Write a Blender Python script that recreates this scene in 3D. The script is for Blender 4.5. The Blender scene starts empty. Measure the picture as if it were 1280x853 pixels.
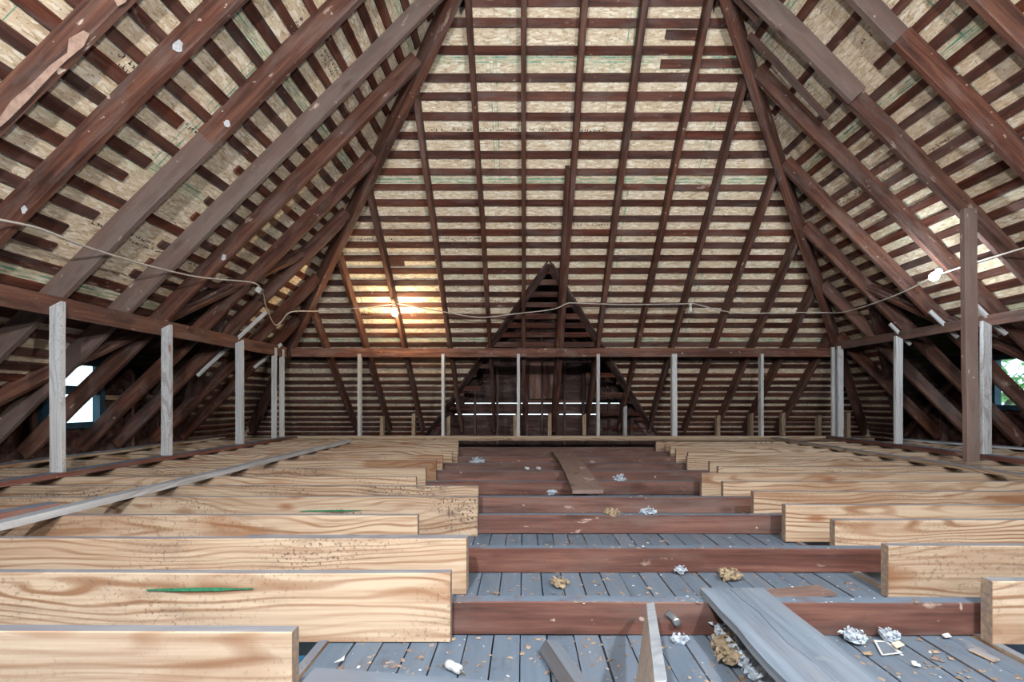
import bpy, bmesh, math, random
from mathutils import Vector, Matrix, noise as mnoise
random.seed(7)
SC = bpy.context.scene
COL = SC.collection

# ------------------------------------------------------------------ camera
# All building coordinates below are relative to the eye: x right, y into the attic, z up.
# ZC lifts everything so that the top of the floor boards lies at z = 0.
F, U0, V0, ZC = 605.0, 655.0, 500.0, 0.82
cam_d = bpy.data.cameras.new('camera'); cam = bpy.data.objects.new('camera', cam_d); COL.objects.link(cam)
cam.location = (0, 0, ZC); cam.rotation_euler = (math.pi/2, 0, 0)
cam_d.sensor_width = 36; cam_d.lens = F/1280*36
cam_d.shift_x = -(U0-640)/1280; cam_d.shift_y = (V0-426.5)/1280
cam_d.clip_start = 0.02; cam_d.clip_end = 300
SC.camera = cam

# ------------------------------------------------------------------ world, added fill lights, exposure
wd = bpy.data.worlds.new('overcast_sky'); SC.world = wd; wd.use_nodes = True
bg = wd.node_tree.nodes['Background']
bg.inputs[0].default_value = (0.72, 0.90, 1.0, 1); bg.inputs[1].default_value = 2.2
def area(name, loc, target, sx, sy, power, color):
    l = bpy.data.lights.new(name, 'AREA'); l.shape = 'RECTANGLE'; l.size = sx; l.size_y = sy
    l.energy = power; l.color = color
    o = bpy.data.objects.new(name, l); COL.objects.link(o)
    o.location = (loc[0], loc[1], loc[2]+ZC)
    d = Vector(target)-Vector(loc); o.rotation_euler = d.to_track_quat('-Z', 'Y').to_euler()
    return o
# added fill lights at two invented windows in the front wall behind the camera
FRONT_Y = -5.0
area('fill_light_front', (-0.55, FRONT_Y+0.10, 2.6), (-0.55, 8, 2.6), 1.8, 1.9, 90, (0.86, 0.94, 1.0))
area('fill_light_front', (1.85, FRONT_Y+0.10, 2.6), (1.85, 8, 2.6), 1.8, 1.9, 90, (0.86, 0.94, 1.0))
vs = SC.view_settings
SC.display_settings.display_device = 'sRGB'
vs.view_transform = 'Standard'; vs.look = 'None'; vs.gamma = 1.0; vs.use_curve_mapping = False
vs.exposure = 0.6
SC.cycles.max_bounces = 6; SC.cycles.diffuse_bounces = 4; SC.cycles.glossy_bounces = 2
SC.cycles.transparent_max_bounces = 6
SC.cycles.sample_clamp_indirect = 4.0

# ------------------------------------------------------------------ roof geometry (three slopes of 45 degrees)
CL, CR, CB = 4.40, 5.64, 8.28         # undersides of the rafters: z = CL + x ; z = CR - x ; z = CB - y
RD, RT = 0.16, 0.055                  # rafter depth and thickness
KB = RD*math.sqrt(2)                  # vertical offset to the outer face of the rafters (battens)
KS = KB + 0.020*math.sqrt(2)          # offset to the sheathing
ZR = (CL+CR)/2                        # ridge
ZE = -0.60
def ray(u, v): return Vector(((u-U0)/F, 1.0, (V0-v)/F))
def at_y(u, v, y): return ray(u, v)*y
def on_z(u, v, z): r = ray(u, v); return r*(z/r.z)
def on_left(u, v, k=0): r = ray(u, v); return r*((CL+k)/(r.z-r.x))
def on_right(u, v, k=0): r = ray(u, v); return r*((CR+k)/(r.z+r.x))
def on_back(u, v, k=0): r = ray(u, v); return r*((CB+k)/(r.z+1))

# ------------------------------------------------------------------ materials
def lin(r, g, b):
    f = lambda c: (c/255)/12.92 if c/255 <= 0.04045 else (((c/255)+0.055)/1.055)**2.4
    return (f(r), f(g), f(b), 1)
class NT:
    def __init__(s, name):
        s.m = bpy.data.materials.new(name); s.m.use_nodes = True
        s.t = s.m.node_tree; s.t.nodes.clear()
        s.out = s.t.nodes.new('ShaderNodeOutputMaterial'); s.b = s.t.nodes.new('ShaderNodeBsdfPrincipled')
        s.t.links.new(s.b.outputs[0], s.out.inputs[0])
    def n(s, typ, **kw):
        nd = s.t.nodes.new('ShaderNode'+typ)
        for k, v in kw.items():
            if k.startswith('i_'):
                key = k[2:]; key = int(key) if key.isdigit() else key.replace('_', ' ')
                s.put(nd.inputs[key], v)
            else: setattr(nd, k, v)
        return nd
    def put(s, sock, v):
        if hasattr(v, 'is_linked') or isinstance(v, bpy.types.NodeSocket): s.t.links.new(v, sock)
        else: sock.default_value = v
    def math(s, op, a, b=None, clamp=False):
        nd = s.n('Math', operation=op, use_clamp=clamp); s.put(nd.inputs[0], a)
        if b is not None: s.put(nd.inputs[1], b)
        return nd.outputs[0]
    def mix(s, fac, a, b, mode='MIX'):
        nd = s.n('MixRGB', blend_type=mode); s.put(nd.inputs[0], fac); s.put(nd.inputs[1], a); s.put(nd.inputs[2], b)
        return nd.outputs[0]
    def ramp(s, fac, stops, interp='LINEAR'):
        nd = s.n('ValToRGB'); s.put(nd.inputs[0], fac); cr = nd.color_ramp; cr.interpolation = interp
        while len(cr.elements) < len(stops): cr.elements.new(0.5)
        for e, (p, c) in zip(cr.elements, stops): e.position = p; e.color = c if len(c) == 4 else (*c, 1)
        return nd.outputs[0]
    def noise(s, vec, scale, detail=3, rough=0.55, dist=0.0):
        nd = s.n('TexNoise'); s.put(nd.inputs['Vector'], vec); nd.inputs['Scale'].default_value = scale
        nd.inputs['Detail'].default_value = detail; nd.inputs['Roughness'].default_value = rough
        nd.inputs['Distortion'].default_value = dist
        return nd.outputs['Fac']
    def mapping(s, vec, scale=(1,1,1), rot=(0,0,0)):
        nd = s.n('Mapping'); s.put(nd.inputs['Vector'], vec)
        nd.inputs['Scale'].default_value = scale; nd.inputs['Rotation'].default_value = rot
        return nd.outputs[0]
    def objvec(s):
        tc = s.n('TexCoord'); oi = s.n('ObjectInfo'); s.oi = oi
        c = s.n('CombineXYZ'); r = oi.outputs['Random']
        s.put(c.inputs[0], s.math('MULTIPLY', r, 37.0)); s.put(c.inputs[1], s.math('MULTIPLY', r, 11.3)); s.put(c.inputs[2], s.math('MULTIPLY', r, 7.1))
        v = s.n('VectorMath', operation='ADD'); s.put(v.inputs[0], tc.outputs['Object']); s.put(v.inputs[1], c.outputs[0])
        return v.outputs[0]
    def step(s, fac, lo, hi):
        nd = s.n('MapRange', clamp=True); s.put(nd.inputs[0], fac)
        nd.inputs[1].default_value = lo; nd.inputs[2].default_value = hi
        return nd.outputs[0]
    def bump(s, h, strength=0.3, dist=0.004):
        nd = s.n('Bump'); s.put(nd.inputs['Height'], h); nd.inputs['Strength'].default_value = strength; nd.inputs['Distance'].default_value = dist
        s.t.links.new(nd.outputs[0], s.b.inputs['Normal'])
    def upness(s):
        g = s.n('NewGeometry'); sp = s.n('SeparateXYZ'); s.put(sp.inputs[0], g.outputs['Normal'])
        return s.step(sp.outputs[2], 0.75, 0.95)
    def done(s, col, rough=0.75, spec=0.3):
        s.put(s.b.inputs['Base Color'], col); s.put(s.b.inputs['Roughness'], rough)
        s.b.inputs['Specular IOR Level'].default_value = spec
        return s.m

COOL_LIT_DUST = lin(84, 100, 118)  # settled dust; cool daylight's blue cast is mixed into its colour
def mat_pine(name, light, mid, dark, cool_lit_dust=0.5, grimec=lin(88, 72, 62)):
    """new softwood: long cathedral grain, knots, boot dirt; obj.color = (dirt, orange, brightness)"""
    s = NT(name); v = s.objvec()
    big = s.noise(s.mapping(v, (0.75, 3.0, 4.0)), 1.0, 2, 0.45, 0.3)
    sx = s.n('SeparateXYZ'); s.put(sx.inputs[0], v)
    wig = s.noise(s.mapping(v, (5, 9, 9)), 1.0, 2, 0.5)
    rings = s.math('SINE', s.math('ADD', s.math('ADD', s.math('MULTIPLY', sx.outputs[2], 190.0), s.math('MULTIPLY', big, 75.0)), s.math('MULTIPLY', wig, 2.5)))
    rings = s.step(rings, 0.1, 1.0)
    rings = s.math('MULTIPLY', rings, s.math('ADD', 0.25, s.step(s.noise(s.mapping(v, (0.8, 6, 9)), 1.0, 2), 0.35, 0.65)), clamp=True)
    fine = s.noise(s.mapping(v, (1.2, 60, 60)), 1.0, 4, 0.6)
    col = s.mix(s.math('MULTIPLY', rings, 0.9), light, mid)
    col = s.mix(s.math('MULTIPLY', s.step(fine, 0.45, 0.7), 0.5), col, mid)
    streaks = s.noise(s.mapping(v, (0.6, 25, 25)), 1.0, 3, 0.5)
    col = s.mix(s.math('MULTIPLY', s.step(streaks, 0.55, 0.75), 0.4), col, dark)
    sep = s.n('SeparateColor'); s.put(sep.inputs[0], s.oi.outputs['Color'])
    broad = s.noise(s.mapping(v, (0.9, 7, 4)), 1.0, 3, 0.5, 0.8)
    col = s.mix(s.math('MULTIPLY', s.step(broad, 0.52, 0.62), s.math('MULTIPLY', sep.outputs[1], 0.85)), col, dark)
    vo = s.n('TexVoronoi', feature='F1'); s.put(vo.inputs['Vector'], s.mapping(v, (1.7, 4.5, 4.5))); vo.inputs['Scale'].default_value = 1.0
    knot = s.math('SUBTRACT', 1.0, s.step(vo.outputs['Distance'], 0.05, 0.13))
    col = s.mix(s.math('MULTIPLY', knot, 0.75), col, lin(120, 72, 44))
    patch = s.step(s.noise(s.mapping(v, (1.1, 2.5, 2.5)), 1.7, 3, 0.5), 0.44, 0.6)
    speck = s.step(s.noise(v, 70, 3, 0.6), 0.56, 0.62)
    smear = s.step(s.noise(s.mapping(v, (4, 14, 14)), 1.0, 5, 0.7), 0.48, 0.72)
    grime = s.math('MULTIPLY', s.math('MAXIMUM', s.math('MULTIPLY', speck, 0.9), s.math('MULTIPLY', smear, 0.75)), patch)
    col = s.mix(s.math('MULTIPLY', grime, sep.outputs[0], clamp=True), col, grimec)
    col = s.mix(1.0, col, s.n('CombineColor', i_0=sep.outputs[2], i_1=sep.outputs[2], i_2=sep.outputs[2]).outputs[0], 'MULTIPLY')
    col = s.mix(s.math('MULTIPLY', s.upness(), cool_lit_dust), col, COOL_LIT_DUST)
    tcn = s.n('TexCoord'); sn = s.n('SeparateXYZ'); s.put(sn.inputs[0], tcn.outputs['Normal'])
    endg = s.step(s.math('ABSOLUTE', sn.outputs[0]), 0.8, 0.95)
    ec = s.mix(s.step(s.noise(v, 60, 3), 0.4, 0.65), lin(112, 104, 102), lin(150, 128, 104))
    col = s.mix(s.math('MULTIPLY', endg, 0.85), col, ec)
    s.bump(s.math('ADD', s.math('MULTIPLY', rings, 0.5), fine), 0.3, 0.002)
    return s.done(col, 0.72, 0.25)
def mat_old(name, base, dark, light, cool_lit_dust=0.9, scuff=1.0):
    """old dark timber; obj.color = (greyness, scuffs, brightness)"""
    s = NT(name); v = s.objvec()
    g1 = s.noise(s.mapping(v, (1.0, 16, 16)), 1.0, 4, 0.6, 0.4)
    g2 = s.noise(s.mapping(v, (1.6, 5, 5)), 1.0, 4, 0.6, 0.5)
    g3 = s.noise(s.mapping(v, (2.5, 55, 55)), 1.0, 4, 0.65)
    g1 = s.math('ADD', s.math('MULTIPLY', g1, 0.65), s.math('MULTIPLY', g3, 0.35))
    col = s.ramp(g1, [(0.36, dark), (0.5, base), (0.64, light)])
    col = s.mix(s.math('MULTIPLY', s.step(g2, 0.52, 0.68), 0.6), col, dark)
    sep = s.n('SeparateColor'); s.put(sep.inputs[0], s.oi.outputs['Color'])
    gn = s.math('ADD', sep.outputs[0], s.math('MULTIPLY', s.step(s.noise(s.mapping(v, (2.2, 9, 9)), 1.0, 5, 0.65), 0.48, 0.64), 0.45), clamp=True)
    col = s.mix(s.math('MULTIPLY', gn, 0.8), col, lin(112, 100, 96))
    vo = s.n('TexVoronoi', feature='F1'); s.put(vo.inputs['Vector'], s.mapping(v, (2.2, 5.5, 5.5))); vo.inputs['Scale'].default_value = 1.0
    knot = s.math('SUBTRACT', 1.0, s.step(vo.outputs['Distance'], 0.06, 0.2))
    col = s.mix(s.math('MULTIPLY', knot, 0.6), col, dark)
    sc = s.step(s.noise(s.mapping(v, (3.5, 10, 10)), 1.0, 4, 0.6), 0.66, 0.72)
    sc2 = s.step(s.noise(s.mapping(v, (16, 16, 16)), 1.0, 2, 0.5), 0.72, 0.75)
    scf = s.math('MULTIPLY', s.math('MULTIPLY', s.math('MAXIMUM', sc, sc2), sep.outputs[1]), 0.8*scuff, clamp=True)
    col = s.mix(scf, col, lin(205, 186, 172))
    col = s.mix(1.0, col, s.n('CombineColor', i_0=sep.outputs[2], i_1=sep.outputs[2], i_2=sep.outputs[2]).outputs[0], 'MULTIPLY')
    if cool_lit_dust: col = s.mix(s.math('MULTIPLY', s.math('MULTIPLY', s.upness(), cool_lit_dust), s.math('ADD', 0.55, s.step(s.noise(v, 9, 5, 0.7), 0.35, 0.6), clamp=True)), col, COOL_LIT_DUST)
    s.bump(g1, 0.35, 0.003)
    return s.done(col, 0.7, 0.22)
def mat_osb():
    s = NT('osb_sheathing'); uvn = s.n('UVMap'); uv = uvn.outputs[0]; tc = uv
    oi = s.n('ObjectInfo'); r = oi.outputs['Random']
    c = s.n('CombineXYZ'); s.put(c.inputs[0], s.math('MULTIPLY', r, 50.0)); s.put(c.inputs[1], s.math('MULTIPLY', r, 23.0))
    a = s.n('VectorMath', operation='ADD'); s.put(a.inputs[0], uv); s.put(a.inputs[1], c.outputs[0]); p = a.outputs[0]
    wob = s.noise(p, 6, 2); vals = []
    for ang, sc in ((0.5, (15, 55, 1)), (2.0, (17, 60, 1)), (-0.75, (16, 50, 1)), (1.2, (20, 70, 1))):
        vo = s.n('TexVoronoi', feature='F1'); s.put(vo.inputs['Vector'], s.mapping(p, sc, (0, 0, ang))); vo.inputs['Scale'].default_value = 1.0
        sp = s.n('SeparateColor'); s.put(sp.inputs[0], vo.outputs['Color']); vals.append(sp.outputs[0])
    m = s.math('MAXIMUM', s.math('MAXIMUM', vals[0], vals[1]), s.math('MULTIPLY', s.math('ADD', vals[2], vals[3]), 0.55))
    col = s.ramp(m, [(0.25, lin(168, 142, 112)), (0.5, lin(196, 174, 146)), (0.72, lin(210, 192, 166)), (0.9, lin(222, 208, 186)), (1.0, lin(238, 230, 214))])
    col = s.mix(s.math('MULTIPLY', s.step(s.noise(p, 1.3, 3), 0.4, 0.7), 0.35), col, lin(204, 180, 150))
    sp1 = s.step(s.noise(p, 55, 3, 0.6), 0.61, 0.66)
    col = s.mix(s.math('MULTIPLY', sp1, 0.6), col, lin(70, 50, 36))
    # printed green edge lines, in board coordinates (2.44 x 1.22 m)
    spx = s.n('SeparateXYZ'); s.put(spx.inputs[0], uv); x, y = spx.outputs[0], spx.outputs[1]
    ln = None
    for q, pos, w in ((y, 0.02, 0.010), (y, 1.20, 0.008), (x, 0.03, 0.009), (x, 2.41, 0.007), (x, 1.22, 0.004)):
        d = s.math('ABSOLUTE', s.math('SUBTRACT', q, pos)); l = s.math('SUBTRACT', 1.0, s.step(d, w*0.5, w))
        ln = l if ln is None else s.math('MAXIMUM', ln, l)
    ed = s.math('MULTIPLY', s.math('SUBTRACT', 1.0, s.step(s.math('ABSOLUTE', s.math('SUBTRACT', y, 0.61)), 0.45, 0.60)), -1.0)
    wash = s.math('MULTIPLY', s.math('ADD', 1.0, ed), 0.22)
    brk = s.step(s.noise(p, 7, 3), 0.36, 0.6)
    col = s.mix(s.math('MULTIPLY', wash, s.step(s.noise(p, 3, 2), 0.35, 0.6)), col, lin(150, 200, 165))
    col = s.mix(s.math('MULTIPLY', s.math('MULTIPLY', ln, brk), 0.85), col, lin(36, 142, 122))
    s.bump(m, 0.35, 0.003)
    return s.done(col, 0.7, 0.25)
def mat_plain(name, col, rough=0.6, metal=0.0, var=0.15, sc=12):
    s = NT(name); v = s.objvec(); n = s.noise(v, sc, 4, 0.6)
    c2 = tuple(x*(1-var*2) for x in col[:3])+(1,)
    c = s.mix(s.step(n, 0.35, 0.7), col, c2); s.b.inputs['Metallic'].default_value = metal
    s.bump(n, 0.15, 0.002)
    return s.done(c, rough, 0.4)
def mat_emit(name, col, strength):
    s = NT(name); s.b.inputs['Base Color'].default_value = (0.9, 0.9, 0.9, 1)
    s.b.inputs['Emission Color'].default_value = col; s.b.inputs['Emission Strength'].default_value = strength
    return s.m
def mat_glass():
    s = NT('window_glass'); tr = s.n('BsdfTransparent'); tr.inputs[0].default_value = (0.86, 0.93, 0.95, 1)
    gl = s.n('BsdfGlossy'); gl.inputs['Roughness'].default_value = 0.08
    mx = s.n('MixShader'); mx.inputs[0].default_value = 0.06
    s.t.links.new(tr.outputs[0], mx.inputs[1]); s.t.links.new(gl.outputs[0], mx.inputs[2]); s.t.links.new(mx.outputs[0], s.out.inputs[0])
    return s.m
M = {}
M['pine'] = mat_pine('new_pine', lin(172, 154, 134), lin(122, 88, 64), lin(120, 78, 48), 0.75)
M['pine_grey'] = mat_pine('weathered_pine', lin(176, 178, 182), lin(144, 142, 142), lin(120, 112, 106), 0.6)
M['joist_old'] = mat_old('old_joist_wood', lin(98, 62, 54), lin(60, 34, 30), lin(126, 88, 76), 0.92)
M['rafter'] = mat_old('rafter_wood', lin(84, 50, 39), lin(44, 24, 18), lin(112, 74, 58), 0.0)
M['batten'] = mat_old('batten_wood', lin(86, 46, 34), lin(48, 25, 19), lin(108, 64, 48), 0.0, 0.7)
M['dark'] = mat_old('dark_wood', lin(58, 36, 32), lin(30, 18, 17), lin(78, 52, 46), 0.0, 0.6)  # very dark brown timber, used on dormer boards, deck, slat and trunk
M['osb'] = mat_osb()
M['floor'] = mat_old('cool_lit_dusty_floor_board', lin(72, 78, 88), lin(44, 46, 54), lin(96, 102, 112), 0.72, 0.5)  # dust grey, with the daylight's blue cast put into the base colours
M['plank'] = mat_old('grey_weathered_plank', lin(92, 102, 114), lin(58, 62, 70), lin(118, 128, 140), 0.45, 0.4)
M['felt'] = mat_plain('light_blocking_felt', lin(40, 38, 38), 0.9)
M['sheet'] = mat_plain('blue_plastic_sheet', lin(28, 104, 150), 0.5, 0, 0.25, 4)
M['cord'] = mat_plain('cord_sheath', lin(176, 168, 160), 0.5)
M['socket'] = mat_plain('porcelain_socket', lin(190, 188, 184), 0.4)
M['metal'] = mat_plain('dull_metal', lin(150, 152, 154), 0.4, 0.8)
M['metal_dark'] = mat_plain('rusty_nail', lin(60, 52, 48), 0.6, 0.4)
M['fluff'] = mat_plain('insulation_fibre', lin(160, 172, 186), 0.95, 0, 0.25, 60)
M['rag'] = mat_plain('beige_rag', lin(146, 130, 108), 0.95, 0, 0.25, 40)
M['paper'] = mat_plain('old_paper', lin(200, 188, 160), 0.8)
M['white'] = mat_plain('chalk_white', lin(190, 194, 198), 0.6, 0, 0.2, 30)
M['chip'] = mat_plain('debris_chip', lin(140, 124, 110), 0.9, 0, 0.35, 9)
M['scrape'] = mat_plain('scraped_bare_wood', lin(168, 140, 126), 0.6, 0, 0.2, 25)
M['ink'] = mat_plain('black_ink', lin(34, 28, 24), 0.8)
M['green'] = mat_plain('green_paint', lin(44, 116, 82), 0.7, 0, 0.3, 60)
M['glass'] = mat_glass()
M['frame'] = mat_plain('blue_grey_window_paint', lin(40, 74, 94), 0.5)
M['grass'] = mat_plain('grass_ground', lin(90, 120, 60), 0.9, 0, 0.3, 0.5)
M['leaf'] = mat_plain('tree_leaf', lin(120, 165, 90), 0.7, 0, 0.3, 3)
M['warm'] = mat_emit('warm_bulb_glow', (1.0, 0.74, 0.42, 1), 420)
M['cool'] = mat_emit('cool_bulb_glow', (0.86, 0.95, 1.0, 1), 320)
M['front'] = mat_emit('fill_bulb_glow', (1.0, 0.985, 0.955, 1), 4400)  # glow of the two bulbs added as fill behind the camera

# ------------------------------------------------------------------ builders
def tag(o, label=None, cat=None, group=None, kind=None):
    if label: o['label'] = label
    if cat: o['category'] = cat
    if group: o['group'] = group
    if kind: o['kind'] = kind
    return o
def obj(name, me, mat, parent=None, mw=None, color=None):
    o = bpy.data.objects.new(name, me); COL.objects.link(o)
    if mat is not None and not me.materials: me.materials.append(M[mat] if isinstance(mat, str) else mat)
    if parent is not None: o.parent = parent
    if mw is not None:
        if parent is not None: o.matrix_local = Matrix.Translation(-Vector(parent['_o'])) @ mw if '_o' in parent else mw
        else: o.matrix_world = mw
    if color: o.color = (*color, 1)
    return o
def empty(name, loc=(0, 0, 0)):
    o = bpy.data.objects.new(name, None); COL.objects.link(o); o.empty_display_size = 0.1
    o.location = (loc[0], loc[1], loc[2]+ZC); o['_o'] = tuple(o.location)
    return o
def struct(name, label, loc=(0, 0, 0)):
    return tag(empty(name, loc), label, None, None, 'structure')
def mesh(verts, faces):
    me = bpy.data.meshes.new('mesh'); me.from_pydata(verts, [], faces); me.update(); return me
def board_mesh(L, w, t, segs=5, ch=0.0, wob=0.0, cut0=0.0, cut1=0.0, taper=1.0, bow=0.0):
    """length along x, thickness t along y, width w along z. cut0/cut1 slant the ends (shift of the +z edge along x)"""
    sec = [(-t/2, -w/2), (t/2, -w/2), (t/2, w/2), (-t/2, w/2)]
    if ch: sec = [(-t/2+ch, -w/2), (t/2-ch, -w/2), (t/2, -w/2+ch), (t/2, w/2-ch), (t/2-ch, w/2), (-t/2+ch, w/2), (-t/2, w/2-ch), (-t/2, -w/2+ch)]
    n = len(sec); V = []; Fc = []; ph = random.uniform(0, 9); b = random.uniform(-bow, bow) if bow else 0
    for i in range(segs+1):
        f = i/segs; k = 1+(taper-1)*f
        for (y, z) in sec:
            x = f*L + (cut0*(1-f)+cut1*f)*(z/w+0.5)*(1 if i in (0, segs) else 0.0)
            dy = wob*mnoise.noise((f*L*1.3+ph, y*3, ph)) + b*4*f*(1-f)
            dz = wob*mnoise.noise((f*L*1.1+ph, 5+z*3, ph*2))
            V.append((x, y*k+dy, z*k+dz))
    for i in range(segs):
        for j in range(n):
            a = i*n+j; c = i*n+(j+1) % n
            Fc.append((a, c, c+n, a+n))
    Fc = [tuple(reversed(f)) for f in Fc]
    Fc.append(tuple(range(n))); Fc.append(tuple(reversed(range(segs*n, segs*n+n))))
    me = mesh(V, Fc); bm = bmesh.new(); bm.from_mesh(me); bmesh.ops.recalc_face_normals(bm, faces=bm.faces); bm.to_mesh(me); bm.free()
    return me
def board(name, p0, p1, w, t, up, mat, parent=None, color=(0, 0.5, 1), me=None, **kw):
    """centre line p0 -> p1 (eye coordinates); width w along 'up', thickness t across"""
    p0, p1 = Vector(p0), Vector(p1); x = (p1-p0); L = x.length; x.normalize()
    z = Vector(up); z = (z - x*z.dot(x)).normalized(); y = z.cross(x)
    m = Matrix((x, y, z)).transposed().to_4x4(); m.translation = p0+Vector((0, 0, ZC))
    if me is None: me = board_mesh(L, w, t, **kw)
    return obj(name, me, mat, parent, m, color)
def box(name, lo, hi, mat, parent=None, color=(0, 0.5, 1), ch=0.0, wob=0.0, segs=3):
    """axis-aligned board whose grain runs along its longest side"""
    lo, hi = Vector(lo), Vector(hi); d = hi-lo; c = (lo+hi)/2; ax = max(range(3), key=lambda i: d[i])
    e = Vector((0, 0, 0)); e[ax] = d[ax]/2
    up = Vector((0, 0, 1)) if ax != 2 else Vector((1, 0, 0))
    w = d[2] if ax != 2 else d[0]; t = d[1] if ax != 1 else d[0]
    return board(name, c-e, c+e, w, t, up, mat, parent, color, ch=ch, wob=wob, segs=segs)
def prism(name, polys, thick, mat, parent=None, color=(0, 0.5, 1), uvf=None):
    """polys: list of planar polygons (eye coordinates); extruded by the vector 'thick'; one mesh"""
    th = Vector(thick); c = sum((Vector(p) for q in polys for p in q), Vector())/sum(len(q) for q in polys)
    V = []; Fc = []
    for q in polys:
        n = len(q); b = len(V)
        for p in q: V.append(Vector(p)-c)
        for p in q: V.append(Vector(p)-c+th)
        Fc.append(tuple(range(b, b+n))); Fc.append(tuple(reversed(range(b+n, b+2*n))))
        for i in range(n): j = (i+1) % n; Fc.append((b+i, b+n+i, b+n+j, b+j))
    me = mesh([tuple(v) for v in V], Fc)
    bm = bmesh.new(); bm.from_mesh(me); bmesh.ops.recalc_face_normals(bm, faces=bm.faces); bm.to_mesh(me); bm.free()
    if uvf:
        uv = me.uv_layers.new(name='UVMap')
        for l in me.loops: uv.data[l.index].uv = uvf(Vector(me.vertices[l.vertex_index].co)+c)
    return obj(name, me, mat, parent, Matrix.Translation(c+Vector((0, 0, ZC))), color)
def tube_mesh(pts, r, n=6):
    V = []; Fc = []; pts = [Vector(p) for p in pts]
    for i, p in enumerate(pts):
        d = (pts[min(i+1, len(pts)-1)]-pts[max(i-1, 0)]).normalized()
        a = d.orthogonal().normalized() if abs(d.z) > 0.95 else d.cross(Vector((0, 0, 1))).normalized(); b = d.cross(a)
        rr = r if not callable(r) else r(i/(len(pts)-1))
        for k in range(n):
            an = 2*math.pi*k/n; V.append(p+(a*math.cos(an)+b*math.sin(an))*rr)
    for i in range(len(pts)-1):
        for k in range(n):
            Fc.append((i*n+k, i*n+(k+1) % n, (i+1)*n+(k+1) % n, (i+1)*n+k))
    Fc.append(tuple(reversed(range(n)))); Fc.append(tuple(range((len(pts)-1)*n, len(pts)*n)))
    me = mesh([tuple(v) for v in V], Fc)
    for p in me.polygons: p.use_smooth = True
    return me
def lathe_mesh(prof, n=14):
    V = []; Fc = []
    for r, z in prof:
        for k in range(n): a = 2*math.pi*k/n; V.append((r*math.cos(a), r*math.sin(a), z))
    for i in range(len(prof)-1):
        for k in range(n): Fc.append((i*n+k, i*n+(k+1) % n, (i+1)*n+(k+1) % n, (i+1)*n+k))
    Fc.append(tuple(reversed(range(n)))); Fc.append(tuple(range((len(prof)-1)*n, len(prof)*n)))
    me = mesh(V, Fc)
    for p in me.polygons: p.use_smooth = True
    return me
ORD = ['zeroth', 'first', 'second', 'third', 'fourth', 'fifth', 'sixth', 'seventh', 'eighth', 'ninth', 'tenth', 'eleventh', 'twelfth', 'thirteenth', 'fourteenth', 'fifteenth', 'sixteenth', 'seventeenth', 'eighteenth']
def rc(g=0.0, s=0.5, b=1.0, jg=0.12, jb=0.12):
    return (max(0, g+random.uniform(-jg, jg)), max(0, s+random.uniform(-0.3, 0.3)), b*(1+random.uniform(-jb, jb)))
def clip(poly, f):
    out = []
    for i in range(len(poly)):
        a, b = poly[i], poly[(i+1) % len(poly)]; fa, fb = f(a), f(b)
        if fa >= 0: out.append(a)
        if (fa >= 0) != (fb >= 0):
            t = fa/(fa-fb); out.append((a[0]+(b[0]-a[0])*t, a[1]+(b[1]-a[1])*t))
    return out

# ------------------------------------------------------------------ floor
floor = struct('floor', 'dusty blue grey narrow floor boards running away between the joists')
bw = 0.0925; nb = 24; X0 = -0.66
for i in range(nb):
    x = X0+i*bw; y = 0.55
    cuts = [0.55, random.uniform(3.0, 4.6), 7.55]
    for a, b in zip(cuts, cuts[1:]):
        dz = random.uniform(-0.004, 0.0)
        box('floor_board', (x+0.002, a+0.002, -0.845+dz), (x+bw-random.choice((0.002, 0.003, 0.007)), b-0.002, -0.82+dz), 'floor', floor, rc(0.15, 1.3, 1.0, 0.25, 0.25), segs=3, wob=0.002)
for x in (X0-0.03, X0+nb*bw):
    box('edge_strip', (x, 0.55, -0.85), (x+0.03, 7.55, -0.812), 'pine', floor, (0.8, 0.3, 0.72), segs=4, wob=0.003)
box('plastic_sheet', (-5.0, 0.4, -0.93), (6.3, 9.1, -0.90), 'sheet', floor)
box('subfloor_deck', (-5.6, -5.1, -1.0), (6.9, 9.6, -0.935), 'dark', floor)
box('walking_deck', (-4.9, -4.95, -0.86), (6.1, 0.3, -0.82), 'floor', floor)

# ------------------------------------------------------------------ sheathing, battens, and added light-blocking felt of the roof slopes
HIPX = lambda z, k: (z-CL-k, CR+k-z)
ceil_b = struct('ceiling_back', 'far hip slope of the roof, pale sheathing behind dark battens')
ceil_l = struct('ceiling_left', 'left roof slope, pale sheathing behind dark battens')
ceil_r = struct('ceiling_right', 'right roof slope, pale sheathing behind dark battens')
DB = dict(c=0.34, z=1.88, m=1.17); DL = dict(c=5.42, z=1.33, m=1.06); DRr = dict(c=6.12, z=1.48, m=0.97)
ZB = -0.96
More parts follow.
